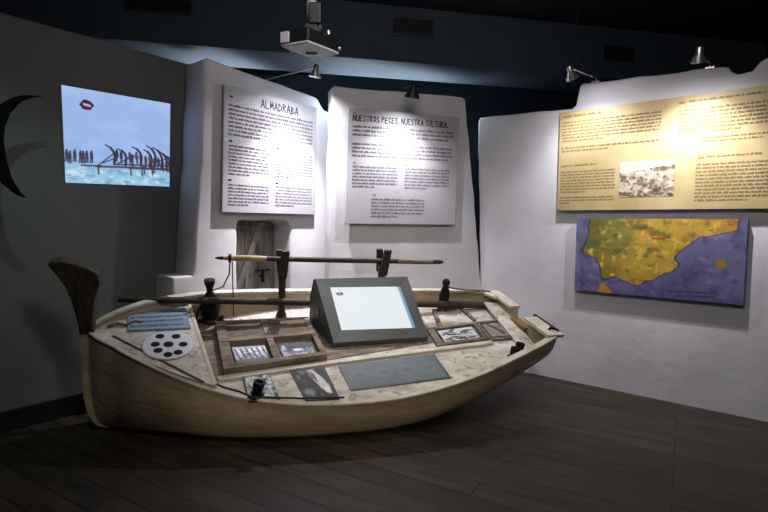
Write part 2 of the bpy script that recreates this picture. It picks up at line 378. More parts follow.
t, P, asp = panel('information_board', 'wide beige text panel with a sepia photograph of ruins, on right wall', WR, .245, 2.15, 1.645, 2.568, .06, .03, PARCH)
def P2(s, z): return (s-.245, -.0612, z-1.645)
ASP[0] = 1
mb = MB()
Pz = lambda s, zz: P2(s, zz)
def rows(s0, s1, zt, zb, n, last, seed):
    g = lambda u, v: P2(u, zt-(v-0))
    text_rows(mb, s0, s1, 0, zt-zb, n, g, last, seed=seed, fill=.6)
rows(.30, .62, 2.535, 2.495, 1, 1, 30); rows(.27, 1.11, 2.475, 2.275, 7, .45, 31); rows(.27, 1.11, 2.24, 2.18, 2, .5, 32)
rows(.32, .60, 2.075, 2.045, 1, 1, 33); rows(.27, .76, 2.015, 1.80, 8, .5, 34); rows(.27, .76, 1.775, 1.70, 3, .2, 35)
rows(1.30, 1.86, 2.53, 2.50, 1, 1, 36); rows(1.23, 2.08, 2.46, 2.25, 7, .5, 37); rows(1.40, 2.08, 2.225, 2.17, 2, .6, 40)
rows(1.44, 1.80, 2.075, 2.045, 1, 1, 38); rows(1.37, 2.08, 2.015, 1.70, 11, .5, 39)
mb.build('printed_text', BROWNINK, t)
for s, z in [(.27, 2.53), (.27, 2.07), (1.23, 2.525), (1.38, 2.07)]: MB().add([P2(*k) for k in ((s, z), (s+.045, z), (s+.045, z-.018), (s, z-.018))], [(0, 3, 2, 1)]).build('language_mark', OCHRE, t)
cv = Canvas(64, 46, (172, 160, 142))
cv.blend((cv.v < .22+.12*(1-cv.u)).astype(float), (196, 186, 170))
n1 = cv.noise(9, 8, 3, 4); cv.blend((n1-.45)*5*(cv.v > .3-.15*cv.u), (100, 80, 62)); n2 = cv.noise(16, 12, 9, 3)
cv.blend((n2-.6)*8*(cv.v > .3-.15*cv.u), (62, 46, 38)); cv.blend((cv.noise(12, 10, 21, 2)-.58)*8*(cv.v > .3), (192, 180, 160))
cv.build('ruins_photograph', [P2(.795, 2.065), P2(1.222, 2.065), P2(1.222, 1.757), P2(.795, 1.757)], picture_mat('sepia_print'), t, T(0, -.001, 0))

# ------------------------------------------------------------------ map panel
mp_ = thing('map_panel', 'painted map of the Iberian coast in ochre land and violet sea, under beige panel', 'map', WR@T(.433, 0, .897))
MW, MH = 1.30, .672
MB().box((0, -.052, 0), (MW, -.022, MH)).build('board', mat('violet_board_edge', col(80, 76, 128), rough=.6), mp_, bevel=.003)
for a in (.12, .88):
    for b in (.15, .85): MB().box((a*MW-.03, -.022, b*MH-.03), (a*MW+.03, -.002, b*MH+.03)).build('standoff', BLKP, mp_)
cv = Canvas(200, 104, (100, 97, 134))
cv.blend((cv.noise(8, 5, 2, 4)-.42)*2.2, (122, 115, 156)); cv.blend((cv.noise(7, 5, 5, 4)-.5)*2.5, (74, 72, 110)); cv.blend((cv.noise(22, 12, 77, 3)-.55)*3.5, (132, 126, 160)); cv.blend((cv.noise(18, 10, 78, 3)-.58)*3.5, (70, 66, 112)); cv.blend((cv.v-.6)*.9*(cv.u > .4), (66, 64, 104))
TL, TR, BR, BL = (95, 132), (697, 143), (678, 438), (88, 380)
def uv(x, y):
    u = (x-91)/(690-91)
    for _ in range(12):
        yt = TL[1]+(TR[1]-TL[1])*u; yb = BL[1]+(BR[1]-BL[1])*u; v = (y-yt)/(yb-yt)
        xl = TL[0]+(BL[0]-TL[0])*v; xr = TR[0]+(BR[0]-TR[0])*v; u = (x-xl)/(xr-xl)
    return u, v
land = [uv(*q) for q in [(160, 120), (155, 140), (147, 165), (152, 185), (140, 205), (133, 222), (122, 245), (132, 256), (142, 262), (150, 258), (160, 268), (178, 268), (184, 282), (194, 292), (197, 310), (200, 325), (205, 340), (230, 339), (246, 333), (262, 338), (276, 346), (290, 350), (305, 356), (320, 364), (335, 368), (350, 362), (362, 350), (380, 350), (400, 345), (415, 332), (432, 325), (452, 322), (464, 310), (476, 303), (473, 290), (462, 280), (464, 268), (472, 260), (482, 250), (498, 238), (516, 226), (532, 212), (542, 204), (560, 200), (580, 200), (602, 194), (622, 190), (640, 188), (656, 184), (664, 178), (664, 160), (670, 140), (670, 120)]]
msk = Canvas(200, 104, (0, 0, 0)); msk.poly(land, (1, 1, 1)); mm = msk.a[..., 0]
for dx in (1, 2): mm2 = np.clip(mm+np.roll(mm, dx, 1)+np.roll(mm, -dx, 1)+np.roll(mm, 1, 0)+np.roll(mm, -1, 0), 0, 1)
cv.blend(mm2, (60, 56, 60))
lc = Canvas(200, 104, (178, 146, 54))
nn = lc.noise(10, 6, 8, 4)
lc.blend((nn-.5)*3, (200, 158, 62)); lc.blend(1.15-lc.u*2.6+(lc.noise(8, 5, 4, 3)-.5), (112, 112, 44)); lc.blend((lc.noise(12, 7, 14, 3)-.56)*3, (150, 120, 40))
lc.blend((.34-np.hypot((lc.u-.28)*2.2, lc.v-.25))*2.2, (120, 132, 70)); lc.blend((lc.u-.8)*5, (176, 122, 48)); lc.blend((lc.noise(14, 8, 6, 3)-.6)*6*(lc.v < .5)*(lc.u < .6), (84, 92, 48))
lc.blend((lc.noise(26, 15, 41, 3)-.55)*4, (226, 186, 84)); lc.blend((lc.noise(24, 14, 43, 3)-.57)*4, (128, 100, 40)); lc.blend(.8-lc.u*2.2-lc.v*.6+(lc.noise(12, 8, 44, 3)-.5)*1.4, (88, 92, 44))
cv.a = cv.a*(1-mm[..., None])+lc.a*mm[..., None]
cv.poly([uv(*q) for q in [(180, 392), (188, 375), (198, 358), (210, 353), (220, 368), (232, 380), (244, 398), (250, 420), (180, 420)]], (176, 128, 50))
cv.disc(*uv(612, 297), .028, .06, (146, 116, 40), .5); cv.disc(*uv(536, 312), .012, .022, (110, 92, 80), .6); cv.disc(*uv(664, 290), .016, .03, (112, 94, 84), .6)
cv.line([uv(392, 206), uv(432, 209)], .02, (150, 60, 40), 1.9); cv.line([uv(200, 240), uv(250, 243)], .012, (140, 70, 44), 1.9)
for yy_, a, b in ((388, 440, 600), (402, 470, 590)): cv.line([uv(a, yy_), uv(b, yy_+8)], .014, (52, 48, 78), 1.9)
cv.build('map_picture', [(0, -.0532, MH), (MW, -.0532, MH), (MW, -.0532, 0), (0, -.0532, 0)], picture_mat('map_paint', 0, .45), mp_)

# ------------------------------------------------------------------ projected video on the left wall
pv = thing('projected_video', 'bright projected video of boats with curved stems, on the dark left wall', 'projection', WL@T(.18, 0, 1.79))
MB().hexa([(.0, -.006, -.005), (.81, -.006, .017), (.81, 0, .017), (.0, 0, -.005)], [(-.01, -.006, .715), (.83, -.006, .735), (.83, 0, .735), (-.01, 0, .715)]).build('video_backing', mat('white_video_backing', col(190, 190, 190), rough=.9), pv)  # added thin sheet on the wall that carries the glowing video
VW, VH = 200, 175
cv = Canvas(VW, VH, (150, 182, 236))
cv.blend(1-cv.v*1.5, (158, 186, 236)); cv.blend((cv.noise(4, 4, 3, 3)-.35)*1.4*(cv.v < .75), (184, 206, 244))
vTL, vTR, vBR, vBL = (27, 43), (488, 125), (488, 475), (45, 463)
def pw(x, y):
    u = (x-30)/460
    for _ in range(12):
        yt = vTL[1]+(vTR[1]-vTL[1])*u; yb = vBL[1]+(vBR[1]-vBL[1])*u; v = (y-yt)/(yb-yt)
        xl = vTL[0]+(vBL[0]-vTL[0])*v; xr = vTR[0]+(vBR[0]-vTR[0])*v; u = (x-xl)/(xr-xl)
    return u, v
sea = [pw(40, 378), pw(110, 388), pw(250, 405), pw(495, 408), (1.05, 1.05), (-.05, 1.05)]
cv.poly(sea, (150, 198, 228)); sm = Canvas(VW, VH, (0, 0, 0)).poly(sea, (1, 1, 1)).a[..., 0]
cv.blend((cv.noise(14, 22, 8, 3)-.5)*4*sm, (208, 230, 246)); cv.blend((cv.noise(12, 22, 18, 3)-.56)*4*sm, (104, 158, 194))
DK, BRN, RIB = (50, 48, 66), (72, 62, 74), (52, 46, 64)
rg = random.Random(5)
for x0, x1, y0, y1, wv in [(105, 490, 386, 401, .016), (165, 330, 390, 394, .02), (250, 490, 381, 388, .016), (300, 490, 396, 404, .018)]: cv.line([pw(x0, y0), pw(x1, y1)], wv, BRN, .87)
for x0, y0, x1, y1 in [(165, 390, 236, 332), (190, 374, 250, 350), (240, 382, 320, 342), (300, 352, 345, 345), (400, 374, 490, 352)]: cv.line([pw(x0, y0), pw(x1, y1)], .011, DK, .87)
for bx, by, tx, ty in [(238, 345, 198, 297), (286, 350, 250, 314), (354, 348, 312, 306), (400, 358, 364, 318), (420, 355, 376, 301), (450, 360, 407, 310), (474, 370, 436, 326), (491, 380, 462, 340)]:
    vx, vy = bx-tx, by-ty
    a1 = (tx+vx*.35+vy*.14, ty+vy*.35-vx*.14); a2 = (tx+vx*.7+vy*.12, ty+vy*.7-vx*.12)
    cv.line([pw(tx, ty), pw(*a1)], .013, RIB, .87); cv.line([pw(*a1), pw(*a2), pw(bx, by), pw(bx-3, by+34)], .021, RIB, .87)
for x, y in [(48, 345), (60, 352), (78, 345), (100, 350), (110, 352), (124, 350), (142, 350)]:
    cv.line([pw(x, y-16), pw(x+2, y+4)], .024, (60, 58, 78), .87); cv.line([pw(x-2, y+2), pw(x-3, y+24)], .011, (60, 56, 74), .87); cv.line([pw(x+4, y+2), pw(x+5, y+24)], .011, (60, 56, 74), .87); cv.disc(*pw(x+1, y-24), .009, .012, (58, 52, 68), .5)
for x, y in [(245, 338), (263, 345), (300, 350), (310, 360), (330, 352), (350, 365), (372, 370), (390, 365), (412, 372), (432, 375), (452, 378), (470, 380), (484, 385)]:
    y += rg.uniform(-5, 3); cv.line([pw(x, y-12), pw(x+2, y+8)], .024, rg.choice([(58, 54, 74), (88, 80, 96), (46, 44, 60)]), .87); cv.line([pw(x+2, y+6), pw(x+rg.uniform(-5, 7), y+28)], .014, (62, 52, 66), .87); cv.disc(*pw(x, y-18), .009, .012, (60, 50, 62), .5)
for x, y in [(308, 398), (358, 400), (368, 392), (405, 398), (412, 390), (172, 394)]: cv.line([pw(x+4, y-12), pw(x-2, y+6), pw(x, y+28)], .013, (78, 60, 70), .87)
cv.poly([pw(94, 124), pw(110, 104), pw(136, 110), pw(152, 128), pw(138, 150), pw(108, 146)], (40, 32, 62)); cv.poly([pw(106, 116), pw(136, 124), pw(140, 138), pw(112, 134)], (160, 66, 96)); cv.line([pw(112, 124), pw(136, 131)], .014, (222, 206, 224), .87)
cv.build('video_picture', [(-.008, -.0075, .714), (.829, -.0075, .734), (.809, -.0075, .018), (.001, -.0075, -.004)], picture_mat('projected_light', .95), pv)  # the projector's light on the wall is put into this picture as emission

# ------------------------------------------------------------------ hanging fish tail at far left
tf = thing('fish_model', 'dark hanging fish model whose crescent tail shows at left edge', 'fish model', WL@T(-.30, -.35, 2.0))
out = [(.25, .32), (.16, .318), (.09, .29), (.03, .245), (-.02, .18), (-.055, .09), (-.075, .03), (-.085, -.05), (-.08, -.12), (-.045, -.2), (.02, -.28), (.08, -.335), (.135, -.355)]
inn = [(.10, -.31), (.06, -.23), (.035, -.12), (.025, 0), (.033, .085), (.065, .18), (.125, .265), (.19, .305)]
pts = out+inn
mb = MB().prism([(x, -.012, z) for x, z in pts], (0, .024, 0))
mb.build('tail_fin', SKIN, tf, bevel=.006)
mb = MB(); xs = [-.03, -.12, -.25, -.45, -.7, -.95, -1.15, -1.3, -1.4]; rs = [.022, .03, .06, .12, .17, .175, .14, .08, .02]
mb.tube([(x, 0, -.0) for x in xs], rs, 16, flat=1.15).build('body', SKIN, tf, smooth=60)
for x, z in ((-.7, .17), (-.28, .06)): MB().tube([(x, 0, z), (x, 0, 1.495)], .003, 6).build('hanging_wire', SILVER, tf)
MB().prism([(-.62, -.006, .15), (-.5, -.006, .27), (-.42, -.006, .1)], (0, .012, 0)).build('fin', SKIN, tf)
MB().prism([(-.55, -.006, -.12), (-.44, -.006, -.25), (-.38, -.006, -.08)], (0, .012, 0)).build('fin', SKIN, tf)

# ------------------------------------------------------------------ projector
pj = thing('projector', 'white and black video projector hanging from the ceiling on a pole', 'projector')
bt = [(-.556, 2.684), (-.400, 2.615), (-.252, 2.794), (-.412, 2.888)]
def lerp(a, b, t): return tuple(x+(y-x)*t for x, y in zip(a, b))
c0 = tuple(sum(p[i] for p in bt)/4 for i in (0, 1))
ins = [lerp(p, c0, .06) for p in bt]
MB().hexa([(x, y, 2.432) for x, y in bt], [(x, y, 2.505) for x, y in ins]).build('casing', BLKP, pj, bevel=.008)
MB().hexa([(x, y, 2.42) for x, y in [lerp(p, c0, .04) for p in bt]], [(x, y, 2.434) for x, y in bt]).build('base_plate', WHTP, pj, bevel=.004)
a, b = Vector((*bt[0], 0)), Vector((*bt[1], 0)); e = (b-a); n = Vector((e.y, -e.x, 0)).normalized()
mb = MB()
for k in range(4):
    p = a+e*(.05+k*.075); q = a+e*(.05+k*.075+.05); n2 = n*.008
    mb.hexa([p+n2+Vector((0, 0, 2.438)), q+n2+Vector((0, 0, 2.438)), q-n2+Vector((0, 0, 2.438)), p-n2+Vector((0, 0, 2.438))], [p+n2+Vector((0, 0, 2.492)), q+n2+Vector((0, 0, 2.492)), q-n2+Vector((0, 0, 2.492)), p-n2+Vector((0, 0, 2.492))])
mb.build('vent_fins', WHTP, pj)
MB().box((c0[0]-.03, c0[1]+.02, 2.414), (c0[0]+.03, c0[1]+.045, 2.421)).build('label_plate', BLKP, pj)
lm = (Vector((*bt[0], 2.468))+Vector((*bt[3], 2.468)))/2
MB().lathe([(.036, 0), (.036, .03), (.028, .032), (.024, .012)], 20, lm-Vector((.015, -.008, 0)), (-.77, .6, .1)).build('lens', BLKP, pj, smooth=40)
MB().hexa([(-.44, 2.70, 2.505), (-.34, 2.70, 2.505), (-.34, 2.80, 2.505), (-.44, 2.80, 2.505)], [(-.43, 2.71, 2.56), (-.37, 2.71, 2.56), (-.37, 2.77, 2.56), (-.43, 2.77, 2.56)]).box((-.41, 2.70, 2.55), (-.345, 2.79, 2.66)).build('bracket', BLKP, pj, bevel=.006)
MB().tube([(-.40, 2.745, 2.60), (-.40, 2.745, 3.5)], .026, 16).lathe([(.06, 0), (.06, .012)], 20, (-.40, 2.745, 3.488)).build('pole', mat('grey_pole_paint', col(150, 150, 142), rough=.5), pj, smooth=40)
MB().lathe([(.009, 0), (.009, .012)], 12, (-.258, 2.775, 2.445), (1, 0, 0)).build('knob', SILVER, pj)
MB().lathe([(.012, 0), (.012, .02)], 12, (-.31, 2.74, 2.505), (0, 0, 1)).build('knob', SILVER, pj)

# ------------------------------------------------------------------ spot lamps over the panels
def lamp(label, M, root, head, target, arm_col=SILVER, headmat=SILVER, power=1, spill=1, wire=None, sz=1.3, lift=.012, cone=None):
    t = thing('spot_lamp', label, 'lamp', M@T(*root), 'small spot lamps on arms over the panels')
    r = Vector(root); h_ = Vector(head)-r; tg = Vector(target)-r; d = (tg-h_).normalized()
    MB().box((-.035, -.03, -.002), (.035, .03, .022)).build('base', headmat, t, bevel=.004)
    el = Vector((h_.x, h_.y, h_.z+lift+.03*sz))
    MB().tube([(0, 0, .01), (0, 0, .05), el], .0065, 8).build('arm', arm_col, t, smooth=50)
    MB().tube([el, h_-d*.03], .006, 8).build('joint', headmat, t)
    hd = MB().lathe([(a*sz, b*sz) for a, b in [(.012, -.06), (.018, -.055), (.02, -.02), (.042, .022), (.042, .028), (.038, .026), (.018, .0)]], 20, h_, d).build('lamp_head', headmat, t, smooth=50)
    MB().lathe([(.004, .004), (.014, .006), (.014, .012), (.004, .016)], 14, h_, d).build('bulb', BULB, hd)
    if wire: MB().tube(wire, .0025, 6).build('wire', CORD, t)
    for nm, (pw_, cone_) in (('beam_light', LAMP['narrow']), ('spill_light', LAMP['wide'])):
        l = bpy.data.lights.new(nm, 'SPOT'); l.energy = pw_*(power if nm == 'beam_light' else spill); l.spot_size = R(cone_ if not (cone and nm == 'beam_light') else cone); l.spot_blend = 1; l.color = LAMP['color']; l.shadow_soft_size = .02
        lo = bpy.data.objects.new(nm, l); C.objects.link(lo); lo.parent = t; lo.location = h_+d*.05*sz; lo.rotation_euler = d.to_track_quat('-Z', 'Y').to_euler()
BULB = emit('halogen_bulb', (1, .97, .92, 1), 25)
lamp('small silver spot lamp on thin arm over the ALMADRABA panel', WL, (1.90, -.17, 2.85), (1.95, -.83, 2.86), (1.97, -.42, 1.0), power=2.4, spill=2.2, cone=84)
lamp('black spot lamp clipped to wall top over the NUESTROS PECES panel', WN, (.73, .05, 2.815), (.715, -.36, 2.72), (.64, -.08, 1.55), headmat=BLKP, arm_col=BLKP, power=.8, spill=1.1, sz=1.7)
lamp('silver spot lamp with hanging wire, over left end of beige panel', WR, (.53, .05, 2.815), (.53, -.60, 2.745), (.60, -.06, 2.0), power=.36, spill=.8, wire=[(0, -.35, .05), (-.10, -.30, .2), (-.16, -.1, .69)])
lamp('silver spot lamp over middle of beige panel, nearest right edge of photo', WR, (1.42, .05, 2.775), (1.42, -.52, 2.73), (1.34, -.06, 1.72), power=.85, spill=.8)

# ------------------------------------------------------------------ the boat
BO = Vector((-2.1228, 3.6789, .1062))
BM = T(*BO)@Matrix.Rotation(R(15), 4, 'Z')@Matrix.Rotation(R(21.5), 4, 'X')
DM = BM@T(0, 0, .455)@Matrix.Rotation(R(-4.5), 4, 'X')          # deck plane
boat = thing('boat', 'old cream wooden rowing boat with tall dark curled stem, heeled on plank floor', 'boat', BM)
BI = BM.inverted()
NEAR = [(-.03, .035, .645), (0, .02, .654), (.06, -.05, .650), (.171, -.130, .637), (.342, -.262, .612), (.684, -.475, .562), (1.026, -.624, .526), (1.368, -.713, .512), (1.71, -.754, .511), (2.052, -.760, .524), (2.394, -.719, .548), (2.736, -.635, .575), (3.078, -.515, .607), (3.32, -.425, .634), (3.53, -.335, .662)]
FAR = [(-.03, .070, .650), (0, .085, .658), (.06, .15, .675), (.171, .24, .690), (.342, .365, .686), (.684, .540, .645), (1.026, .652, .594), (1.368, .722, .553), (1.71, .755, .529), (2.052, .762, .519), (2.394, .733, .526), (2.736, .68, .545), (3.078, .645, .553), (3.28, .62, .55), (3.46, .60, .546)]
KEEL = [(-.03, -.18, .02), (.0, -.19, .01), (.06, -.2, .0), (.171, -.2, -.005), (.342, -.19, .0), (.684, -.13, .0), (1.026, -.07, .0), (1.368, -.02, 0), (1.71, 0, 0), (2.052, 0, 0), (2.394, 0, .01), (2.736, .02, .035), (3.078, .04, .09), (3.3, .06, .15), (3.48, .07, .21)]
EXP = [1.6, 1.6, 1.8, 2.0, 2.3, 2.6, 2.9, 3.1, 3.1, 3.1, 3.0, 2.7, 2.4, 2.2, 2.1]
def cr(L, t):                                    # Catmull-Rom through a list of points
    i = min(int(t), len(L)-2); f = t-i
    p = [Vector(L[max(0, min(len(L)-1, i+k))]) for k in (-1, 0, 1, 2)]
    return .5*((2*p[1])+(p[2]-p[0])*f+(2*p[0]-5*p[1]+4*p[2]-p[3])*f*f+(3*p[1]-p[0]-3*p[2]+p[3])*f*f*f)
NS = 57; TT = [i*(len(NEAR)-1)/(NS-1) for i in range(NS)]
def section(t, m=28, off=0.0):
    N, F, K = cr(NEAR, t), cr(FAR, t), cr(KEEL, t); i = min(int(t), len(EXP)-2); e = 2/(EXP[i]+(EXP[i+1]-EXP[i])*(t-i))
    mid = (N+F)/2; o = []
    for j in range(m+1):
        a = math.pi*j/m; c = math.cos(a); s = max(0, math.sin(a))
        p = mid+(N-mid)*(math.copysign(abs(c)**e, c))+(K-mid)*(s**e)
        if off: p = p+(mid+(K-mid)*.35-p).normalized()*off*min(1, (p-mid).length*6)
        wz = (BM@p).z
        if wz < .004+off: p = BI@Vector(((BM@p).x, (BM@p).y, .004+off))
        o.append(p)
    return o
SM = 28
mb = MB(); vs = []; 
for t in TT: vs += section(t)
fs = [(i*(SM+1)+j, (i+1)*(SM+1)+j, (i+1)*(SM+1)+j+1, i*(SM+1)+j+1) for i in range(NS-1) for j in range(SM)]
ov = len(vs)
for t in TT: vs += section(t, off=.022)
fs += [(ov+i*(SM+1)+j, ov+i*(SM+1)+j+1, ov+(i+1)*(SM+1)+j+1, ov+(i+1)*(SM+1)+j) for i in range(NS-1) for j in range(SM)]
for i in range(NS-1):
    for j in (0, SM):
        a, b = i*(SM+1)+j, (i+1)*(SM+1)+j; fs.append((a, b, ov+b, ov+a))
for i in (0, NS-1):
    for j in range(SM):
        a = i*(SM+1)+j; fs.append((a, a+1, ov+a+1, ov+a))
mb.add(vs, fs); mb.build('hull', HULL, boat, smooth=40)
# gunwale rails
def sweep(curve, side, wd, ht, lift=0.0, t0=0, t1=None, ins=0.0):
    mb = MB(); ring = []; n = 60; t1 = len(curve)-1.0 if t1 is None else t1
    for i in range(n+1):
        t = t0+(t1-t0)*i/n; p = cr(curve, t); q = cr(FAR if side < 0 else NEAR, t); inn_ = (q-p).normalized(); upv = Vector((0, 0, 1))
        a = p+inn_*ins+upv*lift
        ring.append([a-inn_*wd*.35, a+inn_*wd*.65, a+inn_*wd*.65+upv*ht, a-inn_*wd*.35+upv*ht])
    v = [p for r in ring for p in r]; f = [(4*i+j, 4*i+(j+1) % 4, 4*i+4+(j+1) % 4, 4*i+4+j) for i in range(n) for j in range(4)]
    f += [(3, 2, 1, 0), (4*n, 4*n+1, 4*n+2, 4*n+3)]
    return mb.add(v, f)
sweep(NEAR, -1, .032, .022, -.018, .8).build('gunwale', RAIL, boat, bevel=.006)
sweep(NEAR, -1, .06, .032, -.014, 11.3).build('quarter_rail', RAIL, boat, bevel=.008)
sweep(FAR, 1, .05, .03, -.012, .8).build('gunwale', RAIL, boat, bevel=.006)
# stem post with the curled head
def sp(x, w):
    y = .05 if w > .57 else .05+(-.235)*(.57-w)/.57
    return (x, y, w)
so = [(.112, 1.105), (.12, 1.045), (.088, .965), (.063, .88), (.045, .78), (.035, .68), (.03, .5), (.03, .3), (.04, .15), (.10, .06), (.22, .02), (.22, -.01), (.09, -.012), (.02, .01), (-.03, .08), (-.055, .2), (-.064, .4), (-.062, .57), (-.058, .70), (-.064, .82), (-.075, .92), (-.095, 1.02), (-.13, 1.10), (-.165, 1.165), (-.175, 1.19), (-.15, 1.208), (-.095, 1.212), (-.03, 1.195), (.05, 1.16), (.095, 1.13)]
def stem_piece(pts, name, m_, hw, bev):
    mb = MB(); mb.prism([Vector(sp(*p))+Vector((0, -hw, 0)) for p in pts], (0, 2*hw, 0))
    mb.v = [v if (BM@Vector(v)).z > .003 else tuple(BI@Vector(((BM@Vector(v)).x, (BM@Vector(v)).y, .003))) for v in mb.v]
    return mb.build(name, m_, boat, bevel=bev)
stem_piece(so[:6]+[(.034, .645), (-.060, .645)]+so[18:], 'stem_head', STEMW, .042, .01)
stem_piece([(.034, .645)]+so[6:18]+[(-.060, .645)], 'stem_post', HULL, .036, .012)
# foredeck
def fw(x): return .64-.08*x
fn, ff = [], []
xs = [.03, .06, .12, .2, .3, .4, .5, .6]
def at_x(curve, x):
    lo, hi = 0, len(curve)-1.0
    for _ in range(40):
        t = (lo+hi)/2
        if cr(curve, t).x < x: lo = t
        else: hi = t
    return cr(curve, lo)
for x in xs+[.7, .8, .862]: p = at_x(NEAR, x); fn.append((x, p.y+.012, fw(x)))
for x in xs: p = at_x(FAR, x); ff.append((x, p.y-.012, fw(x)))
MB().prism([Vector(p)-Vector((0, 0, .03)) for p in fn+ff[::-1]], (0, 0, .03)).build('foredeck', DECKM, boat)
e0, e1 = Vector((.605, .50, fw(.605))), Vector((.868, -.545, fw(.868)))
d = (e1-e0); nrm = Vector((-d.y, d.x, 0)).normalized()*.014
MB().hexa([e0-nrm-Vector((0, 0, .085)), e1-nrm-Vector((0, 0, .085)), e1+nrm-Vector((0, 0, .085)), e0+nrm-Vector((0, 0, .085))], [e0-nrm+Vector((0, 0, .006)), e1-nrm+Vector((0, 0, .006)), e1+nrm+Vector((0, 0, .006)), e0+nrm+Vector((0, 0, .006))]).build('foredeck_edge', RAIL, boat, bevel=.004)
def strip(p, q, wd, ht, z0=0):
    p, q = Vector(p), Vector(q); d = q-p; n = Vector((-d.y, d.x, 0)).normalized()*wd/2; k = Vector((0, 0, z0)); h_ = Vector((0, 0, ht))
    return [p-n+k, q-n+k, q+n+k, p+n+k], [p-n+k+h_, q-n+k+h_, q+n+k+h_, p+n+k+h_]
MB().hexa(*strip((.155, -.005, fw(.155)), (.80, -.522, fw(.80)), .014, .006)).build('foredeck_batten', DARKW, boat)
MB().tube([(.10, .10, fw(.1)+.012), (.16, .13, fw(.16)+.02), (.22, .12, fw(.2)+.012), (.27, .17, fw(.25)+.015), (.32, .16, fw(.3)+.012)], .011, 8).build('rope_stub', ROPE, boat)
# deck, built on the deck plane
deck_v, deck_f = [], []
DMl = BI@DM; DI = DMl.inverted()
def deck_y(curve, x, s):
    p = DI@at_x(curve, x); return p.y+s*.014
xs = [.60+.0785*i for i in range(36)]
for x in xs: deck_v += [DMl@Vector((x, deck_y(NEAR, x, 1), 0)), DMl@Vector((x, -.1, 0)), DMl@Vector((x, deck_y(FAR, x, -1), 0))]
for i in range(len(xs)-1):
    for j in (0, 1): deck_f.append((3*i+j, 3*i+j+1, 3*i+4+j, 3*i+3+j))
nv = len(deck_v); lo = [v-Vector((0, 0, .02)) for v in deck_v]
mb = MB(); mb.add(deck_v+lo, deck_f+[tuple(nv+k for k in f[::-1]) for f in deck_f]+[(0, nv, nv+1, 1), (1, nv+1, nv+2, 2), (nv-3, nv-2, 2*nv-2, 2*nv-3), (nv-2, nv-1, 2*nv-1, 2*nv-2)]+[(3*i, 3*i+3, nv+3*i+3, nv+3*i) for i in range(len(xs)-1)]+[(3*i+2, nv+3*i+2, nv+3*i+5, 3*i+5) for i in range(len(xs)-1)])
mb.build('deck', DECKM, boat)
def dpart(mb, name, m_, bevel=0, smooth=None): return mb.build(name, m_, boat, DMl, bevel=bevel, smooth=smooth)
dpart(MB().prism([(.66, .47, .001), (.62, .40, .001), (.86, -.40, .001), (.92, -.37, .001), (2.62, -.05, .001), (2.62, .20, .001), (2.55, .40, .001), (1.6, .44, .001)], (0, 0, .006)), 'floorboards', OLDW)
mb = MB(); cp = [(.88, -.400), (1.68, -.285), (2.60, -.182), (3.08, -.128)]
for a, b in zip(cp[:-1], cp[1:]): mb.hexa(*strip((*a, 0), (*b, 0), .045, .024, .0005))
dpart(mb, 'coaming', RAIL, .004)
dpart(MB().hexa(*strip((3.40, .50, 0), (3.37, -.24, 0), .045, .032, -.005)), 'stern_coaming', RAIL, .006)
dpart(MB().quadprism([(2.70, .17), (2.735, .16), (2.79, .50), (2.755, .50)], .001, .03).quadprism([(2.79, .50), (2.765, .475), (3.04, .54), (3.04, .565)], .001, .028).quadprism([(3.04, .565), (3.07, .565), (3.11, .27), (3.08, .27)], .001, .028), 'deck_batten', OLDW, .003)
# stern: transom with sculling notch, inner sheets
Nn, Ff, Kk = Vector(NEAR[-1]), Vector(FAR[-1]), Vector(KEEL[-1])
sec = section(len(NEAR)-1.0)
top = lambda t: Ff+(Nn-Ff)*t
fwdv = Vector((-1, 0, 0))
o2 = [top(0), top(.40), top(.43)-Vector((0, 0, .09)), top(.66)-Vector((0, 0, .09)), top(.69), top(1)]
poly = o2+[p for p in sec[1:-1]]
MB().prism([p+fwdv*.004 for p in poly], (-.045, 0, 0)).build('transom', mat('grey_green_transom_paint', col(158, 158, 138), col(134, 132, 112), 5, .65, bump=.2), boat)
def cap(a, b, wd, lift, hgt, name, m_, shift=-.035):
    p, q = top(a), top(b); n = Vector((wd/2, 0, 0)); k = Vector((shift, 0, lift)); hh = Vector((0, 0, hgt))
    return MB().hexa([p-n+k, q-n+k, q+n+k, p+n+k], [p-n+k+hh, q-n+k+hh, q+n+k+hh, p+n+k+hh]).build(name, m_, boat, bevel=.006)
cap(-.02, .40, .10, -.008, .03, 'transom_cap', RAIL)
cap(.66, 1.03, .15, -.006, .032, 'transom_cap', RAIL)
cap(.42, .67, .08, -.115, .03, 'notch_sill', mat('brown_varnished_wood', col(132, 98, 60), col(98, 70, 42), 6, .5), -.04)
p, q = top(.42), top(1.0)
p = top(.62); MB().tube([p+Vector((.018, 0, .006)), p+Vector((.022, 0, .03)), q+Vector((.02, .03, .032)), q+Vector((.016, .02, .01))], .008, 8).build('transom_rod', DARKW, boat)
MB().tube([top(.93)+Vector((-.04, 0, .02)), top(.93)+Vector((-.03, 0, .045)), top(.97)+Vector((.0, 0, .048))], .012, 8).build('eye_bolt', IRON, boat)
MB().prism([(3.29, -.33, .47), (3.29, .52, .47), (3.44, .50, .47), (3.44, -.28, .47)], (0, 0, .02)).build('stern_sheet', DECKM, boat)
MB().prism([Nn+Vector((-.10, .03, .018)), Nn+Vector((-.0, .02, .018)), Nn+Vector((-.01, .12, .012)), Nn+Vector((-.09, .10, .012))], (0, 0, -.03)).build('quarter_knee', RAIL, boat, bevel=.005)
MB().prism([Ff+Vector((-.16, -.02, .018)), Ff+Vector((-.0, .0, .018)), Ff+Vector((-.0, -.14, .02)), Ff+Vector((-.08, -.12, .02))], (0, 0, -.03)).build('quarter_knee', RAIL, boat, bevel=.005)
